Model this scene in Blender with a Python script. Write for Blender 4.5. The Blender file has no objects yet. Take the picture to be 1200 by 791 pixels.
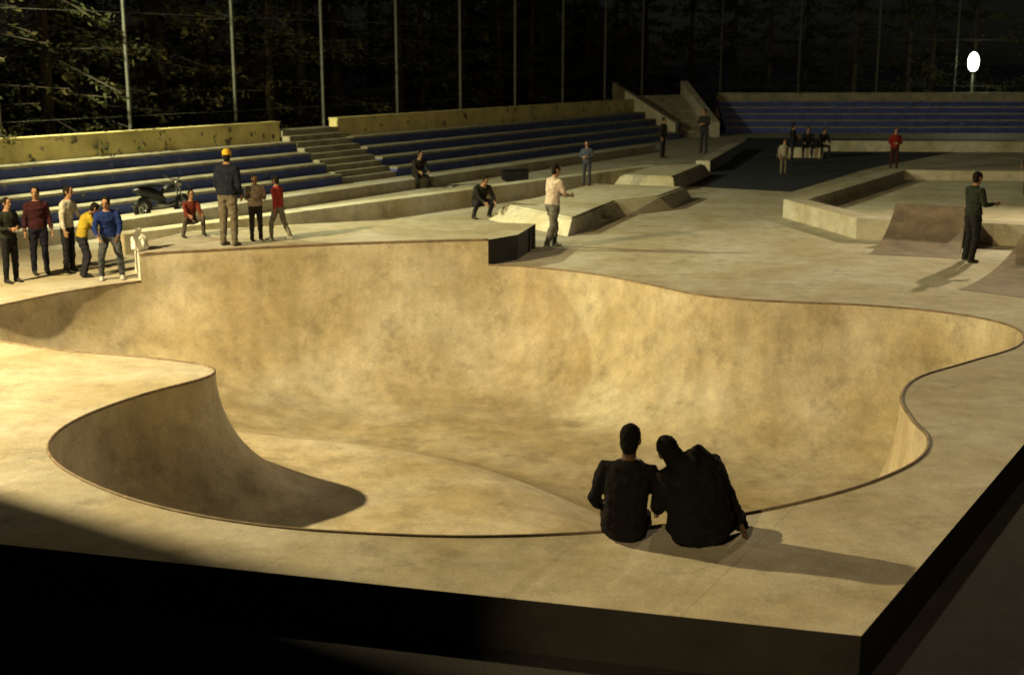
import bpy, bmesh, math, random
import numpy as np
from mathutils import Vector, Matrix, noise, kdtree
from mathutils.geometry import delaunay_2d_cdt
random.seed(7)
scene=bpy.context.scene
V=Vector
# ------------------------------------------------------------------ helpers
def link(o,parent=None):
    scene.collection.objects.link(o)
    if parent: o.parent=parent
    return o
def mesh_obj(name,verts,faces,mats=None,midx=None,smooth=False,parent=None):
    me=bpy.data.meshes.new(name)
    me.from_pydata([tuple(v) for v in verts],[],[tuple(f) for f in faces])
    for m in (mats or []): me.materials.append(m)
    if midx is not None: me.polygons.foreach_set('material_index',midx)
    if smooth: me.polygons.foreach_set('use_smooth',[True]*len(me.polygons))
    me.update()
    return link(bpy.data.objects.new(name,me),parent)
def empty(name,loc=(0,0,0)):
    e=bpy.data.objects.new(name,None); e.location=loc; e.empty_display_size=.2
    return link(e)
def mat(name,base,base2=None,rough=.8,scale=3.0,bump=.15,bscale=40,metal=0,spots=None,contrast=(.35,.65),emit=None,spec=.3):
    m=bpy.data.materials.new(name); m.use_nodes=True
    nt=m.node_tree; N=nt.nodes; L=nt.links
    b=N['Principled BSDF']; b.inputs['Roughness'].default_value=rough; b.inputs['Metallic'].default_value=metal
    b.inputs['Specular IOR Level'].default_value=spec
    if base2 is None: base2=tuple(x*.75 for x in base)
    tc=N.new('ShaderNodeTexCoord')
    n1=N.new('ShaderNodeTexNoise'); n1.inputs['Scale'].default_value=scale; n1.inputs['Detail'].default_value=4; n1.inputs['Roughness'].default_value=.65
    L.new(tc.outputs['Object'],n1.inputs['Vector'])
    r=N.new('ShaderNodeValToRGB'); r.color_ramp.elements[0].position=contrast[0]; r.color_ramp.elements[1].position=contrast[1]
    r.color_ramp.elements[0].color=(*base2,1); r.color_ramp.elements[1].color=(*base,1)
    L.new(n1.outputs['Fac'],r.inputs['Fac']); col=r.outputs['Color']
    if spots:
        n3=N.new('ShaderNodeTexNoise'); n3.inputs['Scale'].default_value=spots[0]; n3.inputs['Detail'].default_value=4
        L.new(tc.outputs['Object'],n3.inputs['Vector'])
        r3=N.new('ShaderNodeValToRGB'); r3.color_ramp.elements[0].position=spots[1]; r3.color_ramp.elements[1].position=spots[1]+.06
        L.new(n3.outputs['Fac'],r3.inputs['Fac'])
        mx=N.new('ShaderNodeMix'); mx.data_type='RGBA'; L.new(r3.outputs['Color'],mx.inputs[0]); L.new(col,mx.inputs[6]); mx.inputs[7].default_value=(*spots[2],1)
        col=mx.outputs[2]
    L.new(col,b.inputs['Base Color'])
    if bump:
        n2=N.new('ShaderNodeTexNoise'); n2.inputs['Scale'].default_value=bscale; n2.inputs['Detail'].default_value=3
        L.new(tc.outputs['Object'],n2.inputs['Vector'])
        bp=N.new('ShaderNodeBump'); bp.inputs['Strength'].default_value=bump; bp.inputs['Distance'].default_value=.02
        L.new(n2.outputs['Fac'],bp.inputs['Height']); L.new(bp.outputs['Normal'],b.inputs['Normal'])
    if emit:
        b.inputs['Emission Color'].default_value=(*emit[0],1); b.inputs['Emission Strength'].default_value=emit[1]
        m.cycles.emission_sampling='NONE'
    return m
def concrete(name,base,joints=None,streak=False,rough=.8):
    m=bpy.data.materials.new(name); m.use_nodes=True
    nt=m.node_tree; N=nt.nodes; L=nt.links
    b=N['Principled BSDF']; b.inputs['Roughness'].default_value=rough; b.inputs['Specular IOR Level'].default_value=.2
    tc=N.new('ShaderNodeTexCoord')
    def nz(scale,det,rg,vec=None):
        n=N.new('ShaderNodeTexNoise'); n.inputs['Scale'].default_value=scale; n.inputs['Detail'].default_value=det; n.inputs['Roughness'].default_value=rg
        L.new(vec or tc.outputs['Object'],n.inputs['Vector']); return n.outputs['Fac']
    def rng(f,a,b_,c,d):
        mr=N.new('ShaderNodeMapRange'); mr.inputs[1].default_value=a; mr.inputs[2].default_value=b_; mr.inputs[3].default_value=c; mr.inputs[4].default_value=d
        L.new(f,mr.inputs[0]); return mr.outputs[0]
    def mul(a,b_):
        q=N.new('ShaderNodeMath'); q.operation='MULTIPLY'; L.new(a,q.inputs[0]); L.new(b_,q.inputs[1]); return q.outputs[0]
    big=nz(.55,5,.6)
    f=rng(big,.35,.65,.80,1.1)
    f=mul(f,rng(nz(3.2,6,.72),.3,.7,.78,1.17))
    f=mul(f,rng(nz(38,3,.7),.3,.7,.84,1.14))
    f=mul(f,rng(nz(1.4,5,.75),.54,.68,1.0,.72))
    if streak:
        mp=N.new('ShaderNodeMapping'); mp.inputs['Scale'].default_value=(2.6,1.3,.4)
        L.new(tc.outputs['Object'],mp.inputs['Vector'])
        f=mul(f,rng(nz(1.0,5,.65,mp.outputs['Vector']),.35,.7,1.08,.84))
    if joints:
        mp=N.new('ShaderNodeMapping'); mp.inputs['Rotation'].default_value=(0,0,joints[1])
        L.new(tc.outputs['Object'],mp.inputs['Vector'])
        br=N.new('ShaderNodeTexBrick'); br.offset=0; br.inputs['Scale'].default_value=1.0
        br.inputs['Brick Width'].default_value=joints[0]; br.inputs['Row Height'].default_value=joints[0]
        br.inputs['Mortar Size'].default_value=.01; br.inputs['Mortar Smooth'].default_value=.5
        br.inputs['Color1'].default_value=(1,1,1,1); br.inputs['Color2'].default_value=(.94,.94,.94,1); br.inputs['Mortar'].default_value=(.8,.8,.8,1)
        L.new(mp.outputs['Vector'],br.inputs['Vector']); f=mul(f,br.outputs['Color'])
    mx=N.new('ShaderNodeMix'); mx.data_type='RGBA'; mx.blend_type='MULTIPLY'; mx.inputs[0].default_value=1
    hue=N.new('ShaderNodeValToRGB'); hue.color_ramp.elements[0].color=(base[0],base[1]*.94,base[2]*.8,1); hue.color_ramp.elements[1].color=(base[0]*.97,base[1],base[2]*1.1,1)
    hue.color_ramp.elements[0].position=.35; hue.color_ramp.elements[1].position=.65
    L.new(big,hue.inputs['Fac'])
    L.new(hue.outputs['Color'],mx.inputs[6]); L.new(f,mx.inputs[7]); L.new(mx.outputs[2],b.inputs['Base Color'])
    bp=N.new('ShaderNodeBump'); bp.inputs['Strength'].default_value=.25; bp.inputs['Distance'].default_value=.02
    L.new(nz(14,5,.75),bp.inputs['Height']); L.new(bp.outputs['Normal'],b.inputs['Normal'])
    return m
M_deck=concrete('deck_concrete',(.41,.375,.31),joints=(3.2,.52))
M_bowl=concrete('bowl_concrete',(.45,.395,.30),streak=True)
M_block=concrete('block_concrete',(.38,.35,.29))
M_pale=concrete('pale_concrete',(.5,.47,.38))
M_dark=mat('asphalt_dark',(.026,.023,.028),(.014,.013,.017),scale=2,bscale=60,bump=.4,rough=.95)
M_edge=mat('dark_kerb_and_shaded_end',(.02,.018,.018),(.012,.011,.011),scale=2,rough=.95)  # kerb concrete; also the painted shade on the platform's right end
M_coping=mat('coping_steel',(.24,.18,.13),(.13,.095,.07),rough=.7,metal=.1,scale=6,bump=0)
M_blue=mat('blue_seat_paint',(.055,.08,.33),(.035,.05,.19),scale=2.5,rough=.6,spots=(5,.66,(.22,.2,.17)))
M_tread=mat('stand_concrete',(.30,.27,.2),(.17,.15,.12),scale=2.2)
M_yellow=mat('yellow_wall_paint',(.74,.63,.29),(.50,.42,.2),scale=1.3,spots=(2.3,.6,(.13,.12,.10)),contrast=(.3,.6))
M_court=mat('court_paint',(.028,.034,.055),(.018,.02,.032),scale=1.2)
M_steel=mat('galvanised_steel',(.10,.10,.09),rough=.7,metal=.1,bump=0)
M_ply=mat('ramp_plywood',(.20,.15,.12),(.11,.085,.07),scale=2.5)
M_litend=mat('lit_end_white',(.8,.8,.76),(.68,.67,.62),scale=3)  # light falling on the platform's left end, put into the colour
M_bark=mat('bark',(.04,.03,.022),(.022,.016,.012),scale=8,bump=0)
def leafmat(n,a,b_): 
    return mat(n,a,b_,scale=.5,rough=.95,bump=0,spec=.02)
M_leaf1=leafmat('pine_needles',(.030,.032,.015),(.012,.015,.008)); M_leaf2=leafmat('pine_needles_dry',(.058,.048,.02),(.024,.021,.010))
M_black=mat('black_plastic',(.012,.012,.014),rough=.45); M_rubber=mat('tyre_rubber',(.015,.015,.015),rough=.8)
M_chrome=mat('chrome',(.3,.3,.3),rough=.35,metal=1,bump=0); M_whitep=mat('white_plastic',(.75,.75,.72),rough=.5)
M_glow=mat('lamp_glass',(.9,.9,.85),emit=((1,.98,.72),14),bump=0)
M_floodglass=mat('flood_glass',(.9,.9,.85),emit=((1,.8,.5),8),bump=0)

# ------------------------------------------------------------------ bowl outline (metres, deck level z=0)
LIP=[(-8.31,20.42),(-7.63,21.67),(-6.68,22.71),(-5.32,23.3),(-3.86,23.85),(-2.29,24.26),(-0.46,24.57),(0.65,24.16),(1.58,23.46),(2.42,22.4),(3.05,21.5),(3.82,20.95),(4.76,20.65),(5.66,20.45),(6.7,19.92),(7.35,19.15),(7.45,18.3),(7.0,17.35),(5.97,16.4),(5.08,15.58),(4.6,14.66),(4.43,13.74),(4.37,12.92),(3.99,12.15),(3.18,11.36),(2.15,10.72),(1.32,10.39),(0.72,10.22),(0.0,10.13),(-0.72,10.13),(-1.81,10.29),(-2.69,10.6),(-3.50,11.09),(-4.24,11.78),(-4.70,12.46),(-4.86,13.13),(-4.76,13.9),(-4.38,14.77),(-3.93,15.42),(-3.78,15.83),(-4.01,16.25),(-4.79,16.65),(-5.81,17.0),(-6.49,17.27),(-7.3,17.72),(-8.4,18.1),(-9.0,18.7),(-8.95,19.5)]
def catmull(P,closed=True,step=.14):
    out=[];marks=[];n=len(P)
    for i in range(n):
        p0,p1,p2,p3=[V(P[(i+k-1)%n]) for k in range(4)]
        seg=(p2-p1).length; m=max(2,int(seg/step)); marks.append(len(out))
        for j in range(m):
            t=j/m
            out.append(.5*((2*p1)+(p2-p0)*t+(2*p0-5*p1+4*p2-p3)*t*t+(3*p1-p0-3*p2+p3)*t**3))
    return out,marks
lip,marks=catmull(LIP)
n=len(lip)
def inward(i):
    t=(lip[(i+1)%n]-lip[i-1]).normalized(); return V((t.y,-t.x))
nrm=[inward(i) for i in range(n)]
lipa=np.array([tuple(p) for p in lip])
def inside(px,py,poly):
    r=np.zeros(px.shape,bool); j=len(poly)-1
    for i in range(len(poly)):
        xi,yi=poly[i]; xj,yj=poly[j]
        if yi!=yj:
            r^=((yi>py)!=(yj>py))&(px<(xj-xi)*(py-yi)/(yj-yi)+xi)
        j=i
    return r
def dist_lip(px,py):
    d=np.full(px.shape,1e9); A=lipa; B=np.roll(lipa,-1,0)
    for a,b in zip(A,B):
        ab=b-a; l=ab@ab; t=np.clip(((px-a[0])*ab[0]+(py-a[1])*ab[1])/l,0,1)
        d=np.minimum(d,np.hypot(px-a[0]-t*ab[0],py-a[1]-t*ab[1]))
    return d
D=1.7
def sstep(x,a,b):
    t=np.clip((x-a)/(b-a),0,1); return t*t*(3-2*t)
def prof(d,x,y):
    d=np.minimum(d,D); z=-np.sqrt(np.maximum(0,D*D-(D-d)**2))
    deep=sstep(np.hypot(x+4.4,y-13.6),5.0,7.0)*sstep(x,-6.0,-3.0)   # shallow pocket rolls over into a deep end
    return z*(1+.36*deep)
rings=[0,.008,.03,.07,.13,.21,.3]
pts=[];zz=[];edges=[]
for r in rings:
    s0=len(pts)
    for i in range(n):
        q=lip[i]+nrm[i]*r; pts.append(q); zz.append(float(prof(np.array(r),q.x,q.y)))
        edges.append((s0+i,s0+(i+1)%n))
gx,gy=np.meshgrid(np.arange(-9.4,7.8,.15),np.arange(9.9,25,.15)); gx=gx.ravel();gy=gy.ravel()
ins=inside(gx,gy,lipa); gx=gx[ins];gy=gy[ins]; dd=dist_lip(gx,gy); k=dd>.4; gx=gx[k];gy=gy[k];dd=dd[k]
for x,y,z in zip(gx,gy,prof(dd,gx,gy)): pts.append(V((x,y))); zz.append(float(z))
vo,eo,fo,ov,oe,of=delaunay_2d_cdt(pts,edges,[],0,1e-5)
vz=[]
for i,v in enumerate(vo): vz.append(zz[ov[i][0]] if ov[i] else -.8)
cx=np.array([sum(vo[j].x for j in f)/3 for f in fo]); cy=np.array([sum(vo[j].y for j in f)/3 for f in fo])
kin=inside(cx,cy,lipa)
bf=[f for f,kk in zip(fo,kin) if kk]
vz=np.array(vz); vd=dist_lip(np.array([v.x for v in vo]),np.array([v.y for v in vo]))
nb=[set() for _ in vo]
for f in bf:
    for a in f:
        for b in f:
            if a!=b: nb[a].add(b)
for it in range(14):
    new=vz.copy()
    for i in range(len(vo)):
        if vd[i]>.55 and nb[i]: new[i]=.4*vz[i]+.6*np.mean([vz[j] for j in nb[i]])
    vz=new
bowl=mesh_obj('skate_bowl',[(v.x,v.y,z) for v,z in zip(vo,vz)],bf,[M_bowl],smooth=True)
bm=bmesh.new(); bm.from_mesh(bowl.data); bmesh.ops.delete(bm,geom=[v for v in bm.verts if not v.link_faces],context='VERTS')
for f in bm.faces:
    if f.normal.z<0: f.normal_flip()
bm.to_mesh(bowl.data); bm.free()

# deck with hole
EDGE=[(-250,73.6),(-4.22,9.95),(2.42,8.23),(5.32,12.76),(7.6,16.3),(400,30)]
outer=[V(p) for p in EDGE]+[V((400,900)),V((-250,900))]
dp=outer+[lip[i].copy() for i in range(n)]
de=[(i,(i+1)%len(outer)) for i in range(len(outer))]+[(len(outer)+i,len(outer)+(i+1)%n) for i in range(n)]
v2,e2,f2,_,_,_=delaunay_2d_cdt(dp,de,[],0,1e-5)
cx=np.array([sum(v2[j].x for j in f)/3 for f in f2]); cy=np.array([sum(v2[j].y for j in f)/3 for f in f2])
ok=inside(cx,cy,np.array([tuple(p) for p in outer]))&~inside(cx,cy,lipa)
mesh_obj('skatepark_deck_ground',[(v.x,v.y,0) for v in v2],[f for f,kk in zip(f2,ok) if kk],[M_deck])
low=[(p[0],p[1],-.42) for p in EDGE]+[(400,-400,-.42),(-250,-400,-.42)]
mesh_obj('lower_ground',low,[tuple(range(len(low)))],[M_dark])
ev=[];ef=[]
for i in range(len(EDGE)-1):
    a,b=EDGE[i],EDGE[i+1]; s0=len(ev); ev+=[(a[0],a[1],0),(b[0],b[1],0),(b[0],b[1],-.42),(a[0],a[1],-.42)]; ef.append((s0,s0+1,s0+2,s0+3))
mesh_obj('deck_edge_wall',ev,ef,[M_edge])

def tube_mesh(points,r,seg=8,closed=False):
    vs=[];fs=[];m=len(points)
    for i,p in enumerate(points):
        a=points[i-1] if (i or closed) else p; b=points[(i+1)%m] if (i<m-1 or closed) else p
        t=(b-a).normalized(); ref=V((0,0,1)) if abs(t.z)<.95 else V((1,0,0))
        e1=(ref-t*ref.dot(t)).normalized(); e2=t.cross(e1)
        for k_ in range(seg):
            an=2*math.pi*k_/seg; vs.append(p+e1*math.cos(an)*r+e2*math.sin(an)*r)
    rngm=m if closed else m-1
    for i in range(rngm):
        for k_ in range(seg):
            a=i*seg+k_; b=i*seg+(k_+1)%seg; c_=((i+1)%m)*seg+(k_+1)%seg; d_=((i+1)%m)*seg+k_; fs.append((a,b,c_,d_))
    if not closed:
        fs.append(tuple(range(seg))[::-1]); fs.append(tuple((m-1)*seg+k_ for k_ in range(seg)))
    return vs,fs
i0,i1=marks[2],marks[6]
cop=[V((lip[i].x-nrm[i].x*.008,lip[i].y-nrm[i].y*.008,.002)) for i in list(range(i1,n))+list(range(0,i0+1))]
cv,cf=tube_mesh(cop,.018); mesh_obj('bowl_coping',cv,cf,[M_coping],smooth=True)
cop=[V((lip[i].x,lip[i].y,.498)) for i in range(i0,i1+1)]
cv,cf=tube_mesh(cop,.022); mesh_obj('platform_coping',cv,cf,[M_coping],smooth=True)
front=[lip[i] for i in range(i0,i1+1)]
back=[V((.12,25.3)),V((.5,27.0)),V((-2.2,27.9)),V((-4.6,26.9)),V((-6.5,25.9)),V((-7.15,24.0))]
poly=front+back
m=len(poly)
pv=[(p.x,p.y,.5) for p in poly]+[(p.x,p.y,0) for p in poly]
pf=[tuple(range(m))[::-1]]+[(i,(i+1)%m,m+(i+1)%m,m+i) for i in range(m)]
nf=len(front)
mi=[0]+[1 if i<nf-1 else (2 if i in(nf-1,nf) else (3 if i==m-1 else 0)) for i in range(m)]  # end faces: right one painted dark as shade, left one white as lit
mesh_obj('raised_platform',pv,pf,[M_block,M_bowl,M_edge,M_litend],mi)

def box_on(p0,p1,w,z0,z1,name=None,mats=None,parent=None,side=1,bev=.015):
    a=V(p0);b=V(p1);d=(b-a).normalized(); nn=V((-d.y,d.x))*w*side
    c=[a,b,b+nn,a+nn]
    vs=[(q.x,q.y,z0) for q in c]+[(q.x,q.y,z1) for q in c]
    fs=[(0,1,2,3),(4,5,6,7),(0,1,5,4),(1,2,6,5),(2,3,7,6),(3,0,4,7)]
    o=mesh_obj(name,vs,fs,mats,parent=parent)
    bm=bmesh.new(); bm.from_mesh(o.data); bmesh.ops.recalc_face_normals(bm,faces=bm.faces)
    if bev: bmesh.ops.bevel(bm,geom=list(bm.edges),offset=bev,segments=2,affect='EDGES')
    bm.to_mesh(o.data); bm.free(); return o
box_on((-7.9,25.9),(5.0,43.4),.5,-.02,.42,'grind_ledge',[M_pale])
box_on((-10.6,26.3),(6.2,55.7),.5,-.02,.3,'low_step',[M_block])
def frustum(name,base,inset,h,mats):
    c=sum((V(p) for p in base),V((0,0)))/len(base); m=len(base)
    top=[V(p)+(c-V(p)).normalized()*inset for p in base]
    vs=[(p[0],p[1],-.01) for p in base]+[(p.x,p.y,h) for p in top]
    fs=[(i,(i+1)%m,m+(i+1)%m,m+i) for i in range(m)]+[tuple(range(m,2*m))]
    o=mesh_obj(name,vs,fs,mats); bm=bmesh.new(); bm.from_mesh(o.data); bmesh.ops.recalc_face_normals(bm,faces=bm.faces); bmesh.ops.bevel(bm,geom=[e for e in bm.edges if min(v.co.z for v in e.verts)>.1],offset=.05,segments=3,affect='EDGES'); bm.to_mesh(o.data); bm.free(); return o
frustum('fun_box',[(1.25,28.7),(1.9,30.6),(2.9,32.5),(4.3,34.2),(5.2,37),(2.4,38),(-.6,31.8)],.5,.36,[M_pale])
frustum('corner_bank',[(4.9,38.6),(6.9,44.5),(4.9,44.2),(3.0,39.2)],.6,.42,[M_pale])
def rim(name,outer,w,h,hin):
    e=empty(name); m=len(outer)
    def off(i):
        a,b,c_=V(outer[i-1]),V(outer[i]),V(outer[(i+1)%m]); d1=(b-a).normalized(); d2=(c_-b).normalized()
        n1=V((-d1.y,d1.x)); n2=V((-d2.y,d2.x)); bis=(n1+n2).normalized(); k_=w/max(.3,bis.dot(n1))
        return b+bis*k_
    inn=[off(i) for i in range(m)]
    vs=[(p[0],p[1],-.01) for p in outer]+[(p[0],p[1],h) for p in outer]+[(p.x,p.y,h) for p in inn]+[(p.x,p.y,hin) for p in inn]
    fs=[]
    for i in range(m):
        j=(i+1)%m; fs+=[(i,j,m+j,m+i),(m+i,m+j,2*m+j,2*m+i),(2*m+i,2*m+j,3*m+j,3*m+i)]
    mesh_obj('rim_wall',vs,fs,[M_block],parent=e)
    mesh_obj('basin_floor',[vs[3*m+i] for i in range(m)],[tuple(range(m))],[M_pale],parent=e)
rim('raised_basin',[(7.65,28.3),(17,25.0),(25,40),(12.2,41.5),(6.85,32.3)],.55,.46,.16)
def qramp(name,b0,b1,t0,t1,h,mats,steps=12):
    vs=[];fs=[]
    for i in range(steps+1):
        t=i/steps; an=t*math.radians(62); u=math.sin(an)/math.sin(math.radians(62)); z=h*(1-math.cos(an))/(1-math.cos(math.radians(62)))
        for a,b in((b0,t0),(b1,t1)):
            p=V(a).lerp(V(b),u); vs.append((p.x,p.y,z+.006)); vs.append((p.x,p.y,0))
    for i in range(steps):
        a=4*i; fs+=[(a,a+2,a+6,a+4),(a,a+4,a+5,a+1),(a+2,a+3,a+7,a+6)]
    a=4*steps; fs.append((a,a+2,a+3,a+1))
    return mesh_obj(name,vs,fs,mats)
qramp('quarter_ramp',(7.3,26.0),(8.95,25.4),(8.4,28.0),(9.75,27.45),.82,[M_ply])
qramp('quarter_ramp',(7.75,21.9),(8.75,20.9),(9.7,24.0),(10.9,22.6),.8,[M_ply])
co=[(5.3,40.5),(8.4,38.6),(13.0,47),(25,64),(12,66),(8.4,50)]
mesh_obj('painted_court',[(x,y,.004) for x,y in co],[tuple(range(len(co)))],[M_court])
box_on((7.0,45.5),(10.0,56),.5,-.02,.4,'grind_ledge',[M_block])
box_on((13.4,56),(30,55),.6,-.02,.45,'grind_ledge',[M_block])
box_on((10.8,52.5),(12.6,52.2),.5,-.02,.4,'grind_ledge',[M_block])

# ------------------------------------------------------------------ bleachers
DS=V((.497,.868)); DN=V((-.868,.497)); B0=V((-3.93,43.8))
def stand(name,origin,ds,dn,s0,s1,rows=4,run=.62,rise=.32,wallh=.58,wallw=.35,wallmat=None):
    e=empty(name)
    for r in range(rows):
        a=origin+ds*s0+dn*(r*run); b=origin+ds*s1+dn*(r*run)
        z=(r+1)*rise
        box_on(a,b,run+.002,(r*rise-.05 if r else -.02),z-.07,'riser_%d'%r,[M_blue],e,bev=0)
        a2=a-dn*.04;b2=b-dn*.04
        box_on(a2,b2,run+.03,z-.069,z,'tread_%d'%r,[M_tread],e,bev=.01)
    a=origin+ds*s0+dn*(rows*run);b=origin+ds*s1+dn*(rows*run)
    box_on(a,b,wallw,-.02,rows*rise+wallh,'back_wall',[wallmat or M_yellow],e,bev=.02)
    box_on(a-dn*.03,b-dn*.03,wallw+.06,rows*rise+wallh+.002,rows*rise+wallh+.06,'wall_cap',[wallmat or M_yellow],e,bev=.01)
stand('bleachers',B0,DS,DN,0,25.6)
stand('bleachers',B0,DS,DN,-26,-3.05)
e=empty('bleacher_steps')
for i in range(9):
    a=B0+DS*-3.03+DN*(i*.3); b=B0+DS*-.02+DN*(i*.3)
    box_on(a,b,.32 if i<8 else .8,-.02 if i<1 else (i-.2)*.18,(i+1)*.18,'step_%d'%i,[M_tread],e,bev=.012)
stand('bleachers',V((11.6,70.5)),V((1,0.0)),V((0,1)),0,60,rows=5,run=.65,rise=.33,wallh=.35,wallmat=M_tread)
e=empty('corner_stairs')
b0,b1,t0,t1=V((8.2,65.8)),V((10.6,67.0)),V((5.4,67.6)),V((9.5,70.6))
for i in range(12):
    f0=i/12; f1=(i+1)/12
    q=[b0.lerp(t0,f0),b1.lerp(t1,f0),b1.lerp(t1,f1),b0.lerp(t0,f1)]; z=(i+1)*.17
    mesh_obj('step_%d'%i,[(p.x,p.y,-.01) for p in q]+[(p.x,p.y,z) for p in q],[(4,5,6,7),(0,1,5,4),(1,2,6,5),(3,0,4,7)],[M_tread],parent=e)
for nm,b_,t_ in (('parapet_a',b0,t0),('parapet_b',b1,t1)):
    d=(t_-b_).normalized(); w=V((-d.y,d.x))*.4
    q=[b_-d*.3,b_-d*.3+w,t_+w,t_]
    zt=[.75,.75,2.75,2.75]
    mesh_obj(nm,[(p.x,p.y,-.01) for p in q]+[(p.x,p.y,z) for p,z in zip(q,zt)],[(4,5,6,7),(0,1,5,4),(1,2,6,5),(2,3,7,6),(3,0,4,7)],[M_block],parent=e)
# fence
vs=[];fs=[]
def addt(points,r,seg=6):
    a,b=tube_mesh(points,r,seg); k_=len(vs); vs.extend(a); fs.extend([tuple(i+k_ for i in f) for f in b])
W0=B0+DN*3.05
for k_ in range(-6,7):
    p=W0+DS*(k_*4.5); addt([V((p.x,p.y,0)),V((p.x,p.y,8.4))],.055)
for z in (2.3,5.2,8.3):
    a=W0+DS*-27; b=W0+DS*27; addt([V((a.x,a.y,z)),V((b.x,b.y,z))],.007)
mesh_obj('tall_fence',vs,fs,[M_steel])
vs=[];fs=[]
for k_ in range(14):
    x=12+k_*4.5; addt([V((x,75.2,0)),V((x,75.2,8))],.04)
for z in (2.4,5,7.9): addt([V((11,75.2,z)),V((72,75.2,z))],.007)
mesh_obj('tall_fence',vs,fs,[M_steel])

# ------------------------------------------------------------------ trees
def pines(name,spots):
    vs=[];fs=[];mi=[]
    def addtube(p,r0,r1,seg=5):
        k_=len(vs)
        a,b=p; t=(b-a).normalized(); ref=V((0,0,1)) if abs(t.z)<.9 else V((1,0,0)); e1=(ref-t*ref.dot(t)).normalized(); e2=t.cross(e1)
        for q,r in((a,r0),(b,r1)):
            for j in range(seg):
                an=2*math.pi*j/seg; vs.append(q+e1*math.cos(an)*r+e2*math.sin(an)*r)
        for j in range(seg):
            fs.append((k_+j,k_+(j+1)%seg,k_+seg+(j+1)%seg,k_+seg+j)); mi.append(0)
    R=random.Random(3)
    for (x,y,h,dry,dens) in spots:
        base=V((x,y,0)); lean=V((R.uniform(-.3,.3),R.uniform(-.3,.3),h))
        addtube((base,base+lean*.5),.2,.13); addtube((base+lean*.5,base+lean),.13,.02)
        nb_=int(h*8*dens)
        for i in range(nb_):
            t=R.uniform(.1,.98); org=base+lean*t
            L_=(1-t)**.75*h*.30*R.uniform(.6,1.15)+.3; an=R.uniform(0,6.283)
            dr=V((math.cos(an),math.sin(an),R.uniform(-.4,.1))).normalized(); tip=org+dr*L_
            addtube((org,tip),.03,.01,3)
            m_=int(L_*24*dens)+5
            for j in range(m_):
                u=R.uniform(.12,1.05); c=org+dr*L_*u+V((R.gauss(0,.13),R.gauss(0,.13),R.gauss(-.08,.11)))
                sz=R.uniform(.05,.125)/dens
                a=(dr+V((R.gauss(0,.8),R.gauss(0,.8),R.gauss(-.3,.6)))).normalized()*sz; b=V((R.gauss(0,1),R.gauss(0,1),R.gauss(0,1))).normalized()*sz*.5
                k_=len(vs); vs.extend([c-a,c+b,c+a*1.2,c-b]); fs.append((k_,k_+1,k_+2,k_+3)); mi.append(2 if R.random()<dry else 1)
    return mesh_obj(name,vs,fs,[M_bark,M_leaf1,M_leaf2],mi)
sp=[]
for k_ in range(-10,13):
    for row,off in ((0,5.6),(1,9.5)):
        s_=k_*2.6+random.uniform(-.8,.8)+row*1.2; p=B0+DN*(off+random.uniform(-.8,.8))+DS*s_
        sp.append((p.x,p.y,random.uniform(8,12.5),random.uniform(.0,.7),1.0 if row==0 else .7))
pines('pine_trees',sp)
sp=[]
for k_ in range(-3,17):
    sp.append((5+k_*2.7+random.uniform(-.8,.8),80.5+random.uniform(-1,1),random.uniform(9,12),.2,.75))
pines('pine_trees',sp)

# ------------------------------------------------------------------ lamps
def globe_lamp(name,x,y,h):
    e=empty(name,(x,y,0))
    a,b=tube_mesh([V((0,0,0)),V((0,0,h-.5))],.05,8); mesh_obj('pole',a,b,[M_steel],parent=e)
    a,b=tube_mesh([V((0,0,h-.62)),V((0,0,h-.5))],.14,10); mesh_obj('collar',a,b,[M_black],parent=e)
    vs=[];fs=[];R=14;S=16
    for i in range(R+1):
        ph=math.pi*i/R
        for j in range(S):
            th=2*math.pi*j/S; vs.append((.3*math.sin(ph)*math.cos(th),.3*math.sin(ph)*math.sin(th),h+.56*math.cos(ph)))
    for i in range(R):
        for j in range(S): fs.append((i*S+j,i*S+(j+1)%S,(i+1)*S+(j+1)%S,(i+1)*S+j))
    mesh_obj('lamp_globe',vs,fs,[M_glow],smooth=True,parent=e)
    l=bpy.data.lights.new('globe_light','POINT'); l.energy=260; l.color=(.9,1,.62); l.shadow_soft_size=.3
    o=bpy.data.objects.new('globe_light',l); o.location=(0,-.8,h); link(o,e)
globe_lamp('street_lamp',27.0,76.6,3.75)
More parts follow.
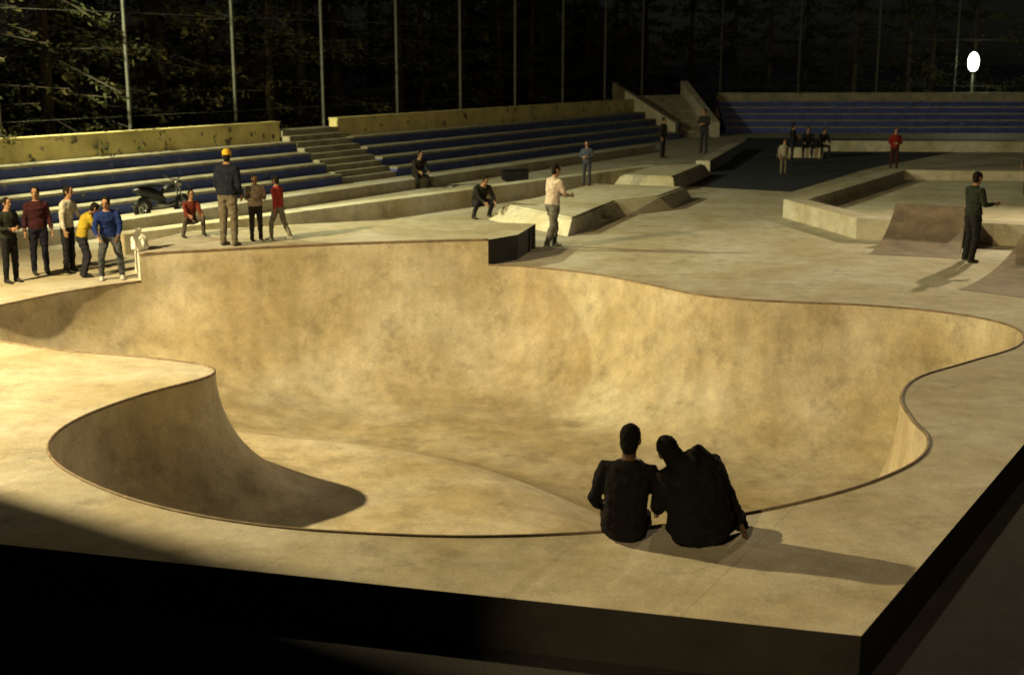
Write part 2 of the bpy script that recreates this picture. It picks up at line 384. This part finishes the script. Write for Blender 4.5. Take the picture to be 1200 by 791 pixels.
def flood(name,x,y,h,target,energy,color,size=.35,angle=150,blend=.5):
    e=empty(name,(x,y,0))
    a,b=tube_mesh([V((0,0,0)),V((0,0,h*.5)),V((0,0,h))],.11,10); mesh_obj('mast',a,b,[M_steel],parent=e)
    d=(V(target)-V((x,y,h))).normalized(); q=d.to_track_quat('-Z','Y').to_matrix().to_4x4()
    for i,ox in enumerate((-.45,.45)):
        vs=[(-.3,-.2,.15),(.3,-.2,.15),(.3,.2,.15),(-.3,.2,.15),(-.36,-.26,-.1),(.36,-.26,-.1),(.36,.26,-.1),(-.36,.26,-.1)]
        vs=[q@(V(v)+V((ox,0,0)))+V((0,0,h)) for v in vs]
        mesh_obj('flood_head_%d'%i,vs,[(0,1,2,3),(0,1,5,4),(1,2,6,5),(2,3,7,6),(3,0,4,7)],[M_steel],parent=e)
        g=[q@(V(v)+V((ox,0,0)))+V((0,0,h)) for v in [(-.33,-.23,-.08),(.33,-.23,-.08),(.33,.23,-.08),(-.33,.23,-.08)]]
        mesh_obj('flood_glass_%d'%i,g,[(0,1,2,3)],[M_floodglass],parent=e)
    a,b=tube_mesh([q@V((-.8,0,.2))+V((0,0,h)),q@V((.8,0,.2))+V((0,0,h))],.04,6); mesh_obj('crossbar',a,b,[M_steel],parent=e)
    l=bpy.data.lights.new(name+'_light','SPOT'); l.energy=energy; l.color=color; l.shadow_soft_size=size; l.spot_size=math.radians(angle); l.spot_blend=blend
    o=bpy.data.objects.new(name+'_light',l); link(o,e); o.location=V((0,0,h))+d*.5; o.rotation_euler=d.to_track_quat('-Z','Y').to_euler()
flood('floodlight_mast',-12.6,15.9,7.9,(-1,17,-1),15500,(1,.79,.37),.12,angle=135,blend=.6)
flood('floodlight_mast',18.5,40,9.5,(5,13,0),14000,(1,.8,.46),.2,angle=70,blend=.8)
flood('floodlight_mast',-8,-11,9.5,(0,19,-1),14500,(1,.75,.34),.25,angle=58,blend=.9)
flood('floodlight_mast',-15,30,9.0,(0,36,0),17500,(.95,.93,.50),.2,angle=102,blend=.6)
box_on((-20,-2.5),(-4.6,-2.5),.3,-.42,6.15,'shadow_wall_back',[M_tread])  # unseen wall added to keep the rear flood off the near strip
box_on((-9.3,8.0),(-9.3,14.12),.3,-.42,6.4,'shadow_wall_side',[M_tread])  # unseen wall added to cast the left flood's shadow on the near deck

# ------------------------------------------------------------------ people
matcache={}
def cmat(col,kind='cloth'):
    key=(tuple(col),kind)
    if key not in matcache:
        matcache[key]=mat('%s_%d'%(kind,len(matcache)),col,tuple(c*.6 for c in col),rough=.95 if kind!='skin' else .55,scale=9,bump=.3 if kind=='cloth' else 0,bscale=70,spec=.1)
    return matcache[key]
def nv(*a): return V(a).normalized()
def make_person(name,loc,heading=0,height=1.75,top=(.02,.02,.025),bottom=(.02,.02,.03),hair=(.012,.01,.008),skin=(.3,.17,.11),shoe=(.03,.03,.03),
                pose={},seat=False,bulk=1.0,voxel=.014,sleeves=True,cap=None,longhair=False,hood=False,legbulk=1.0):
    P=dict(S1=(0,0,1),S2=(0,.04,1),N=(0,.12,1),HF=(0,1,0),HU=(0,.05,1),tL=(-.06,.03,-1),kL=(-.02,-.05,-1),tR=(.06,.03,-1),kR=(.02,-.05,-1),
           uL=(-.22,-.05,-1),fL=(-.1,.25,-1),uR=(.22,-.05,-1),fR=(.1,.25,-1),ftL=None,ftR=None)
    P.update(pose)
    src=[];faces=[];lab=[]
    raw_v=[];raw_f=[];raw_l=[]
    def tube(pts_,rad,label,ref=(0,1,0),seg=14,raw=False,step=.03):
        pts_=[V(p) for p in pts_]; rad=[(r,r) if not isinstance(r,tuple) else r for r in rad]
        if not callable(label): lb=lambda u,l=label:l
        else: lb=label
        P2=[];R2=[];U=[]
        tot=sum((pts_[i+1]-pts_[i]).length for i in range(len(pts_)-1)); acc=0
        for i in range(len(pts_)-1):
            l=(pts_[i+1]-pts_[i]).length; m_=max(1,int(l/step))
            for j in range(m_):
                t=j/m_; P2.append(pts_[i].lerp(pts_[i+1],t))
                R2.append(tuple(rad[i][k_]*(1-t)+rad[i+1][k_]*t for k_ in (0,1))); U.append((acc+l*t)/tot)
            acc+=l
        P2.append(pts_[-1]);R2.append(rad[-1]);U.append(1)
        V_=raw_v if raw else src; F_=raw_f if raw else faces; L_=raw_l if raw else lab
        k0=len(V_); m_=len(P2); ref=V(ref)
        for i,p in enumerate(P2):
            t=(P2[min(i+1,m_-1)]-P2[max(i-1,0)]).normalized()
            e=ref-t*ref.dot(t)
            if e.length<.05: e=V((1,0,.3))-t*V((1,0,.3)).dot(t)
            e.normalize(); e2=t.cross(e)
            for j in range(seg):
                an=2*math.pi*j/seg; V_.append(p+e*math.cos(an)*R2[i][0]+e2*math.sin(an)*R2[i][1])
                if not raw: L_.append(lb(U[i]))
        for i in range(m_-1):
            for j in range(seg):
                F_.append((k0+i*seg+j,k0+i*seg+(j+1)%seg,k0+(i+1)*seg+(j+1)%seg,k0+(i+1)*seg+j))
                if raw: L_.append(lb(U[i]))
        F_.append(tuple(k0+j for j in range(seg))[::-1]); F_.append(tuple(k0+(m_-1)*seg+j for j in range(seg)))
        if raw: L_.extend([lb(0),lb(1)])
    ells=[]
    def ell(c,ax,rad,label,n1=10,n2=14,raw=False):
        pts_=[];rr=[]; c=V(c)
        if not raw: ells.append((c,ax,rad,label))
        for i in range(n1+1):
            ph=math.pi*i/n1; pts_.append(c-ax[2]*rad[2]*math.cos(ph)); s_=max(.03,math.sin(ph)); rr.append((rad[1]*s_,rad[0]*s_))
        tube(pts_,rr,label,ref=ax[1],seg=n2,raw=raw,step=9)
    S1=nv(*P['S1']);S2=nv(*P['S2']); F=V((0,1,0)); F=(F-S1*F.dot(S1)).normalized(); R=F.cross(S1).normalized()
    F2=(F-S2*F.dot(S2)).normalized(); R2_=F2.cross(S2).normalized()
    if 'R2' in P: R2_=nv(*P['R2']); R2_=(R2_-S2*R2_.dot(S2)).normalized(); F2=S2.cross(R2_)
    p0=V((0,0,0)); p1=p0+S1*.24; p2=p1+S2*.27; Nn=nv(*P['N']); p3=p2+Nn*.10
    HU=nv(*P['HU']); HF=V(P['HF']); HF=(HF-HU*HF.dot(HU)).normalized(); HR=HF.cross(HU)
    hc=p3+HU*.105+HF*.015
    b=bulk; hb=1+(b-1)*.6
    tube([p0-S1*.09,p0-S1*.02,p0+S1*.06,p1-S1*.06,p1+S2*.06,p1+S2*.17,p2-S2*.02,p2+S2*.03,p2+Nn*.06],
         [(.085*hb,.12*hb),(.112*hb,.165*hb),(.11*b,.162*b),(.102*b,.145*b),(.115*b,.16*b),(.122*b,.178*b),(.10*b,.165*b),(.075*b,.11*b),(.066,.07)],
         lambda u:2 if u<.14 else 1,ref=F)
    tube([p2-S2*.02,p2+Nn*.05,p3+Nn*.03],[.058,.056,.054],0,ref=F)
    hz=[(-.118,.022,.026,.045),(-.10,.04,.045,.035),(-.07,.055,.066,.02),(-.03,.066,.082,.006),(.015,.073,.093,0),(.055,.074,.095,-.003),(.085,.064,.082,-.006),(.108,.042,.055,-.008),(.118,.012,.016,-.008)]
    tube([hc+HU*z+HF*yo for z,_,_,yo in hz],[(ry,rx) for _,rx,ry,_ in hz],0,ref=HF,step=.5,seg=18)
    tube([hc+HF*.088+HU*.02,hc+HF*.108-HU*.022,hc+HF*.092-HU*.032],[.009,.014,.012],0,ref=HU,seg=8,raw=True)
    for sx in(-1,1):
        ell(hc+HR*sx*.077-HF*.005-HU*.005,(HR,HF,HU),(.010,.02,.03),0,n1=6,n2=8,raw=True)
        ell(hc+HR*sx*.031+HF*.083+HU*.012,(HR,HF,HU),(.013,.009,.007),5,n1=6,n2=8,raw=True)
        tube([hc+HR*sx*.015+HF*.093+HU*.032,hc+HR*sx*.048+HF*.082+HU*.034],[.005,.004],4,ref=HU,seg=6,raw=True)
    tube([hc-HR*.024+HF*.078-HU*.058,hc+HF*.087-HU*.06,hc+HR*.024+HF*.078-HU*.058],[.004,.007,.004],6,ref=HU,seg=6,raw=True)
    ell(hc-HF*.02+HU*.034,(HR,HF,HU),(.084,.097,.097),4)
    ell(hc-HF*.045-HU*.02,(HR,HF,HU),(.074,.062,.09),4)
    if longhair:
        tube([hc-HF*.05,p3-F2*.06,p2-F2*.09-S2*.05],[(.06,.08),(.05,.09),(.03,.07)],4,ref=HF)
    if cap:
        ell(hc-HF*.008+HU*.055,(HR,HF,HU),(.09,.108,.083),7)
        tube([hc+HF*.07+HU*.05,hc+HF*.16+HU*.04],[(.012,.07),(.008,.05)],7,ref=HU)
    nh=len(ells)
    if hood:
        tube([p2-F2*.05+S2*.0-R2_*.1,p2-F2*.11+S2*.05,p2-F2*.05+S2*.0+R2_*.1],[.05,.075,.05],1,ref=S2)
    for sx,u,f in((-1,'uL','fL'),(1,'uR','fR')):
        sh=p2+R2_*sx*(.165*(.6+.4*b))-S2*.035
        ud=nv(*P[u]); fd=nv(*P[f]); el=sh+ud*.285; wr=el+fd*.245
        ab=.5+.5*b
        tube([p2-S2*.04+R2_*sx*.06,sh,sh+ud*.08,el-ud*.03,el+fd*.02],[.06*ab,.067*ab,.06*ab,.047*ab,.045*ab],1)
        if sleeves: tube([el-ud*.02,el+fd*.06,wr-fd*.01],[.047*ab,.045*ab,.034*ab],1)
        else: tube([el-ud*.09,el,el+fd*.07,wr],[.041,.04,.038,.026],0)
        pa=sx*R2_; side=(pa-fd*pa.dot(fd)) 
        if side.length<.1: side=F-fd*F.dot(fd)
        side.normalize(); thumbd=side.cross(fd)*(-sx)
        if thumbd.dot(F)<0: thumbd=-thumbd
        tube([wr-fd*.03,wr+fd*.01,wr+fd*.05,wr+fd*.09],[(.022,.026),(.018,.032),(.016,.042),(.013,.04)],0,ref=side,seg=12)
        curl=-side
        for q,(o_,ln) in enumerate(((.03,.072),(.01,.08),(-.01,.075),(-.03,.058))):
            a=wr+fd*.078+thumbd*o_; d1=(fd+curl*.15+thumbd*o_*2).normalized(); d2=(fd+curl*.5).normalized(); d3=(fd+curl*1.0).normalized()
            x1=a+d1*ln*.5; x2=x1+d2*ln*.32; x3=x2+d3*ln*.25
            tube([a,x1,x2,x3],[.0095,.009,.008,.006],0,ref=side,seg=7,raw=True,step=.5)
        a=wr+fd*.03+thumbd*.03; d1=(fd*.7+thumbd*.8+curl*.2).normalized(); d2=(fd+thumbd*.3+curl*.3).normalized()
        tube([a,a+d1*.04,a+d1*.04+d2*.03],[.012,.0105,.008],0,ref=side,seg=7,raw=True,step=.5)
    lows=[]
    for sx,t_,k_,ft in((-1,'tL','kL','ftL'),(1,'tR','kR','ftR')):
        hp=p0+R*sx*.088-S1*.02; td=nv(*P[t_]); kd=nv(*P[k_]); kn=hp+td*.435; an=kn+kd*.40; lb_=legbulk
        tube([hp,hp+td*.1,hp+td*.3,kn,kn+kd*.02],[.088*lb_,.086*lb_,.07*lb_,.059*lb_,.058*lb_],2)
        tube([kn-td*.02,kn+kd*.12,kn+kd*.3,an+kd*.015],[.058*lb_,.06*lb_,.05*lb_,.05*lb_],2)
        fd=P[ft]
        if fd is None:
            fd=F.copy(); fd.z=0
        fd=nv(*fd); up=(V((0,0,1))-fd*fd.z).normalized() if abs(fd.z)<.9 else F
        base=an+kd*.03
        tube([an,an+kd*.05],[.038,.036],3)
        tube([base-fd*.07-up*.02,base-fd*.04-up*.015,base+fd*.04-up*.012,base+fd*.12-up*.027,base+fd*.175-up*.032,base+fd*.195-up*.036],
             [(.03,.03),(.04,.038),(.046,.04),(.032,.047),(.026,.042),(.015,.025)],3,ref=up)
        lows.append(min((base-up*.058).z,(base+fd*.19-up*.055).z,(base-fd*.07-up*.05).z))
    zoff=.115 if seat else -min(lows)
    me=bpy.data.meshes.new('tmp'); me.from_pydata([tuple(v) for v in src],[],faces); me.update()
    bm=bmesh.new(); bm.from_mesh(me); bmesh.ops.recalc_face_normals(bm,faces=bm.faces); bm.to_mesh(me); bm.free()
    o=bpy.data.objects.new('tmp',me); link(o)
    md=o.modifiers.new('r','REMESH'); md.mode='VOXEL'; md.voxel_size=voxel
    ms=o.modifiers.new('s','SMOOTH'); ms.factor=.5; ms.iterations=3
    dg=bpy.context.evaluated_depsgraph_get(); dg.update()
    m2=bpy.data.meshes.new_from_object(o.evaluated_get(dg))
    bpy.data.objects.remove(o); bpy.data.meshes.remove(me)
    kd_=kdtree.KDTree(len(src))
    for i,v in enumerate(src): kd_.insert(v,i)
    kd_.balance()
    def label(c):
        l=lab[kd_.find(c)[1]]
        w0=c-p2; hN=w0.dot(Nn); rad_=(w0-Nn*hN).length
        if l in(0,1) and -.03<hN<.11 and rad_<.085: return 1 if hN<.052 else 0
        if (c-hc).length<.19 and l in(0,4,7):
            q=c-hc; l=0
            for ec,ax,rad,el_ in ells[:nh]:
                w=c-ec; s_=sum((w.dot(a)/(r+.006))**2 for a,r in zip(ax,rad))
                if s_<1 and s_>.72: l=el_
            if not cap and l==4 and q.dot(HF)>.055 and q.dot(HU)<.05: l=0
            if longhair and q.dot(HF)<.01: l=4
        return l
    seed=V((random.uniform(0,50),random.uniform(0,50),0))
    vv=[v.co.copy() for v in m2.vertices]; nn=[v.normal.copy() for v in m2.vertices]
    li=[]
    ff=[tuple(p.vertices) for p in m2.polygons]
    for f in ff:
        c=sum((vv[j] for j in f),V((0,0,0)))/len(f); li.append(label(c))
    for i,c in enumerate(vv):
        l=lab[kd_.find(c)[1]]
        if l in(1,2):
            w=noise.noise(V((c.x*9,c.y*9,c.z*16))+seed)*.014+noise.noise(c*26+seed)*.006
            vv[i]=c+nn[i]*w
        elif l==4: vv[i]=c+nn[i]*noise.noise(c*45+seed)*.006
    k0=len(vv); vv+=raw_v; ff+=[tuple(i+k0 for i in f) for f in raw_f]; li+=raw_l
    bpy.data.meshes.remove(m2)
    sc=height/1.75
    mats=[cmat(skin,'skin'),cmat(top),cmat(bottom),cmat(shoe,'shoe'),cmat(hair,'hair'),cmat((.02,.015,.012),'eye'),cmat((.22,.09,.07),'lips'),cmat(cap or (.1,.1,.1))]
    vv=[V((v.x,v.y,v.z+zoff))*sc for v in vv]
    ob=mesh_obj(name,vv,ff,mats,li,smooth=True)
    ob.location=loc; ob.rotation_euler=(0,0,-math.radians(heading))
    return ob
BLK=(.006,.0055,.007)
make_person('seated_man',(.93,10.02,0),8,1.84,top=BLK,bottom=(.008,.008,.01),seat=True,voxel=.01,bulk=1.14,hair=(.004,.0035,.0035),skin=(.07,.04,.03),
  pose=dict(S1=(.03,-.12,1),S2=(.06,.14,1),N=(.03,.1,1),HF=(.3,1,-.15),HU=(.04,.12,1),tL=(-.15,1,-.06),kL=(-.05,.3,-1),tR=(.12,1,-.06),kR=(.05,.3,-1),
   uL=(-.35,.1,-1),fL=(.15,.8,-.5),uR=(.35,.15,-1),fR=(-.1,.8,-.5)))
make_person('seated_woman',(1.55,9.93,0),-2,1.88,top=BLK,bottom=(.008,.008,.01),seat=True,voxel=.01,bulk=1.66,legbulk=1.2,hair=(.004,.0035,.0035),skin=(.08,.045,.035),longhair=True,hood=True,
  pose=dict(S1=(-.18,-.05,1),S2=(-.26,.24,1),N=(-.95,.4,.2),HF=(-.1,1,-.3),HU=(-.4,.35,.85),R2=(.86,.1,-.48),tL=(-.1,1,-.05),kL=(0,.3,-1),tR=(.6,.8,.0),kR=(.2,.2,-1),
   uL=(-.1,.5,-1),fL=(.1,.8,-.3),uR=(.50,-.02,-1),fR=(.42,.05,-.9)))
walk=dict(S2=(0,.12,1),tL=(-.05,.42,-1),kL=(0,.05,-1),tR=(.05,-.25,-1),kR=(0,-.5,-1),uL=(-.2,-.35,-1),fL=(-.05,.1,-1),uR=(.2,.3,-1),fR=(.0,.7,-1))
fold=dict(uL=(-.3,.1,-1),fL=(.7,.8,.1),uR=(.3,.1,-1),fR=(-.7,.8,.0))
make_person('standing_boy',(-8.95,22.6,0),120,1.5,top=(.02,.024,.02),bottom=(.012,.012,.015),pose=dict(fold),bulk=1.12,legbulk=1.15)
make_person('standing_boy',(-8.75,23.5,0),150,1.6,top=(.035,.01,.014),bottom=(.01,.01,.02),pose=dict(HF=(.4,1,-.1)),bulk=1.15,legbulk=1.15)
make_person('standing_boy',(-8.28,23.7,0),100,1.6,top=(.4,.38,.34),bottom=(.015,.015,.02),pose=dict(uL=(-.2,.4,-1),fL=(.1,1,-.2),S2=(0,.2,1)),bulk=1.15,legbulk=1.15)
make_person('standing_boy',(-7.85,23.2,0),60,1.42,top=(.34,.25,.03),bottom=(.02,.02,.03),legbulk=1.15,pose=dict(S1=(0,.25,1),S2=(0,.6,1),N=(0,.7,1),HF=(0,1,-.7),HU=(0,.7,1),tL=(-.1,.25,-1),kL=(0,-.25,-1),tR=(.1,.25,-1),kR=(0,-.3,-1),uL=(-.1,.4,-1),fL=(0,.7,-1),uR=(.1,.4,-1),fR=(0,.7,-1)),bulk=1.2)
make_person('leaning_boy',(-7.25,22.95,0),165,1.58,top=(.012,.026,.13),bottom=(.06,.065,.08),shoe=(.5,.5,.5),pose=dict(S1=(0,.3,1),S2=(.1,.5,1),N=(0,.3,1),HF=(.3,1,-.3),HU=(0,.3,1),tL=(-.2,.35,-1),kL=(-.05,-.3,-1),tR=(.25,.3,-1),kR=(.05,-.25,-1),uL=(-.2,.2,-1),fL=(.2,.7,-.7),uR=(.3,.2,-1),fR=(-.3,.7,-.6)),bulk=1.25,legbulk=1.2)
make_person('sitting_child',(-6.35,25.15,.5),150,1.35,top=(.13,.025,.02),bottom=(.09,.075,.065),pose=dict(S1=(0,.2,1),S2=(0,.5,1),N=(0,.3,1),HF=(0,1,-.2),tL=(-.35,1,.3),kL=(-.1,-.35,-1),tR=(.35,1,.25),kR=(.1,-.3,-1),uL=(-.1,.7,-1),fL=(.1,1,-.1),uR=(.1,.7,-1),fR=(-.1,1,-.1)))
make_person('standing_man',(-5.28,23.75,.5),20,1.76,top=(.012,.014,.026),bottom=(.13,.11,.085),shoe=(.1,.09,.08),cap=(.5,.3,.03),bulk=1.3,legbulk=1.2,pose=dict(HF=(-.4,1,-.1),fL=(.1,.6,-1),fR=(-.2,.6,-1),S2=(0,.1,1)))
make_person('standing_child',(-4.9,24.4,.5),150,1.25,top=(.42,.35,.3),bottom=(.03,.025,.025),bulk=1.3,legbulk=1.15,pose=dict(fold))
make_person('walking_child',(-4.48,24.5,.5),290,1.24,top=(.3,.04,.04),bottom=(.16,.15,.13),shoe=(.3,.3,.3),bulk=1.25,legbulk=1.15,pose=dict(walk))
make_person('skateboarder',(.85,26.9,0),55,1.78,top=(.5,.42,.38),bottom=(.12,.115,.105),shoe=(.4,.4,.38),sleeves=False,legbulk=1.25,bulk=1.2,
  pose=dict(S1=(0,.05,1),S2=(0,.18,1),HF=(.3,1,-.2),tL=(-.1,.42,-1),kL=(0,-.05,-1),tR=(.12,-.22,-1),kR=(.05,-.45,-1),uL=(-.25,.2,-1),fL=(.5,.8,-.1),uR=(.25,.3,-1),fR=(-.3,.8,-.1)))
make_person('standing_child',(2.15,36.9,.36),200,1.25,top=(.05,.06,.09),bottom=(.035,.04,.06),pose=dict(fold),bulk=1.2)
squat=dict(S1=(0,.45,1),S2=(0,.9,1),N=(0,.7,1),HF=(0,1,-.5),HU=(0,.5,1),tL=(-.35,1,.2),kL=(0,-.6,-1),tR=(.35,1,.15),kR=(0,-.55,-1),uL=(-.1,.8,-1),fL=(.3,1,-.6),uR=(.1,.8,-1),fR=(-.3,1,-.6))
make_person('crouching_person',(-.86,32.2,0),150,1.72,top=(.015,.015,.015),bottom=(.02,.02,.025),pose=squat,bulk=1.3,legbulk=1.1)
sit=dict(S1=(0,.15,1),S2=(0,.6,1),N=(0,.5,1),HF=(0,1,-.5),HU=(0,.3,1),tL=(-.2,1,-.05),kL=(0,-.1,-1),tR=(.25,1,-.05),kR=(0,-.05,-1),uL=(-.1,.5,-1),fL=(.2,1,-.3),uR=(.1,.5,-1),fR=(-.2,1,-.3))
make_person('sitting_person',(-2.95,40.0,.3),150,1.65,top=(.02,.017,.015),bottom=(.02,.02,.02),pose=sit,seat=True,bulk=1.3)
make_person('skateboarder',(9.05,25.05,0),70,1.76,top=(.022,.026,.022),bottom=(.015,.015,.018),shoe=(.04,.04,.04),bulk=1.25,legbulk=1.25,
  pose=dict(HF=(0,1,-.2),tL=(-.16,.2,-1),kL=(0,-.2,-1),tR=(.2,-.1,-1),kR=(0,-.2,-1),uL=(-.25,.2,-1),fL=(.2,1,.1),uR=(.3,.1,-1),fR=(0,1,.1)))
make_person('standing_person',(13.7,46.2,0),180,1.5,top=(.16,.015,.015),bottom=(.04,.015,.015),pose=dict(fold),voxel=.02,bulk=1.2)
make_person('standing_person',(9.4,44.6,0),160,1.2,top=(.3,.27,.22),bottom=(.15,.13,.1),voxel=.02,bulk=1.2)
make_person('standing_person',(6.1,52.3,0),120,1.6,top=(.02,.02,.02),bottom=(.02,.02,.03),voxel=.02,bulk=1.2)
make_person('standing_person',(7.35,49.5,.4),220,1.65,top=(.02,.02,.02),bottom=(.02,.02,.03),pose=dict(fold),voxel=.02,bulk=1.2)
make_person('standing_person',(10.5,48.4,0),100,1.55,top=(.012,.012,.014),bottom=(.02,.02,.03),pose=dict(fold),voxel=.02,bulk=1.2)
make_person('standing_person',(14.6,36.2,.16),200,1.6,top=(.05,.05,.05),bottom=(.03,.03,.03),voxel=.02,bulk=1.2)
make_person('sitting_person',(12.0,52.45,.4),190,1.65,top=(.012,.012,.014),bottom=(.012,.012,.014),pose=sit,seat=True,voxel=.02,bulk=1.25)
make_person('sitting_person',(12.55,52.4,.4),165,1.6,top=(.012,.012,.014),bottom=(.012,.012,.014),pose=sit,seat=True,voxel=.02,bulk=1.25)

# ------------------------------------------------------------------ motorcycle
def scooter(name,loc,head):
    e=empty(name,loc); e.rotation_euler=(0,0,math.radians(head))
    def torus(c,R_,r_,nm,m_):
        pts_=[V(c)+V((R_*math.cos(a),0,R_*math.sin(a))) for a in [2*math.pi*i/24 for i in range(24)]]
        a,b=tube_mesh(pts_,r_,8,True); mesh_obj(nm,a,b,[m_],smooth=True,parent=e)
    for i,x in enumerate((-.6,.62)):
        torus((x,0,.27),.22,.06,'tyre_%d'%i,M_rubber); torus((x,0,.27),.12,.03,'rim_%d'%i,M_chrome)
        for k_ in range(5):
            an=k_*1.257; a,b=tube_mesh([V((x,0,.27)),V((x+.17*math.cos(an),0,.27+.17*math.sin(an)))],.015,5); mesh_obj('spoke_%d_%d'%(i,k_),a,b,[M_chrome],parent=e)
    def loft(pts_,rad,nm,m_):
        vs=[];fs=[];S=10
        for p,(w,h) in zip(pts_,rad):
            for j in range(S):
                an=2*math.pi*j/S; vs.append((p[0],w*math.cos(an),p[2]+h*math.sin(an)))
        for i in range(len(pts_)-1):
            for j in range(S): fs.append((i*S+j,i*S+(j+1)%S,(i+1)*S+(j+1)%S,(i+1)*S+j))
        fs+= [tuple(range(S))[::-1],tuple((len(pts_)-1)*S+j for j in range(S))]
        mesh_obj(nm,vs,fs,[m_],smooth=True,parent=e)
    loft([(-.85,0,.72),(-.6,0,.68),(-.3,0,.6),(-.05,0,.5),(.05,0,.42)],[(.05,.03),(.14,.14),(.15,.17),(.13,.14),(.08,.1)],'rear_body',M_black)
    loft([(-.75,0,.84),(-.45,0,.83),(-.1,0,.8),(.0,0,.78)],[(.07,.03),(.13,.05),(.12,.05),(.05,.02)],'seat',M_rubber)
    loft([(-.1,0,.32),(.15,0,.3),(.35,0,.34)],[(.14,.06),(.15,.05),(.1,.06)],'engine',M_chrome)
    loft([(.0,0,.62),(.15,0,.72),(.32,0,.74),(.4,0,.68)],[(.06,.06),(.12,.1),(.12,.09),(.06,.05)],'fuel_tank',M_black)
    for s_ in(-.07,.07):
        a,b=tube_mesh([V((.62,s_,.27)),V((.42,s_,.88))],.022,6); mesh_obj('fork',a,b,[M_chrome],parent=e)
    a,b=tube_mesh([V((.32,-.34,1.0)),V((.4,-.12,.92)),V((.4,.12,.92)),V((.32,.34,1.0))],.018,6); mesh_obj('handlebar',a,b,[M_black],parent=e)
    loft([(.42,0,.82),(.5,0,.82),(.56,0,.82)],[(.05,.05),(.09,.09),(.085,.085)],'headlamp',M_chrome)
    a,b=tube_mesh([V((.2,.12,.26)),V((-.3,.15,.26)),V((-.8,.16,.34))],.04,8); mesh_obj('exhaust',a,b,[M_chrome],parent=e)
    for s_ in(-.3,.3):
        a,b=tube_mesh([V((.36,s_,.98)),V((.33,s_*1.1,1.14))],.01,5); mesh_obj('mirror_stem',a,b,[M_black],parent=e)
scooter('motorcycle',(-8.85,32.4,0),52)
e=empty('equipment_case',(.1,42.0,0)); e.rotation_euler=(0,0,.3)
box_on((-.42,-.18),(.42,-.18),.36,.04,.36,'case_body',[M_black],e,bev=.03); box_on((-.43,-.19),(.43,-.19),.38,.365,.40,'case_lid',[M_black],e,bev=.012)
a,b=tube_mesh([V((-.12,-.2,.3)),V((-.1,-.25,.3)),V((.1,-.25,.3)),V((.12,-.2,.3))],.012,6); mesh_obj('handle',a,b,[M_chrome],parent=e)
vs=[];fs=[];S=16;prof_=[(0,.10),(.04,.15),(.14,.16),(.24,.13),(.32,.06),(.36,.05),(.42,.08)]
for i,(z,r) in enumerate(prof_):
    for j in range(S):
        an=2*math.pi*j/S; rr=r*(1+.45*noise.noise(V((math.cos(an)*2,math.sin(an)*2,z*9)))); vs.append((rr*math.cos(an),rr*.7*math.sin(an),z))
for i in range(len(prof_)-1):
    for j in range(S): fs.append((i*S+j,i*S+(j+1)%S,(i+1)*S+(j+1)%S,(i+1)*S+j))
fs.append(tuple(range(S))[::-1]); o=mesh_obj('plastic_bag',vs,fs,[M_whitep]); o.location=(-6.8,23.15,.5)

# ------------------------------------------------------------------ world, faint sun, camera
w=bpy.data.worlds.new('World'); scene.world=w; w.use_nodes=True
nt=w.node_tree; bg=nt.nodes['Background']; sk=nt.nodes.new('ShaderNodeTexSky'); sk.sky_type='NISHITA'; sk.sun_disc=False
sk.sun_elevation=math.radians(25); sk.sun_rotation=math.radians(-80)
nt.links.new(sk.outputs[0],bg.inputs[0]); bg.inputs[1].default_value=.0013
s=bpy.data.lights.new('faint_key_sun','SUN'); s.energy=.01; s.angle=math.radians(.5); s.color=(1,.9,.75)  # faint sun added along the left flood's direction, stands for no moon
so=bpy.data.objects.new('faint_key_sun',s); link(so); d=V((.89,-.16,-.42)); so.rotation_euler=d.to_track_quat('-Z','Y').to_euler(); so.location=(0,0,30)
cam=bpy.data.cameras.new('camera'); co_=bpy.data.objects.new('camera',cam); link(co_)
cam.sensor_width=36; cam.sensor_fit='HORIZONTAL'; cam.lens=36*1500/1200; cam.clip_end=2000; cam.clip_start=.05
cam.dof.use_dof=True; cam.dof.focus_distance=14.5; cam.dof.aperture_fstop=1.6
co_.location=(0,0,3.9); co_.rotation_euler=(math.radians(90)-math.atan(325.5/1500),0,0)
scene.camera=co_
scene.view_settings.view_transform='Standard'; scene.view_settings.look='None'; scene.view_settings.exposure=0
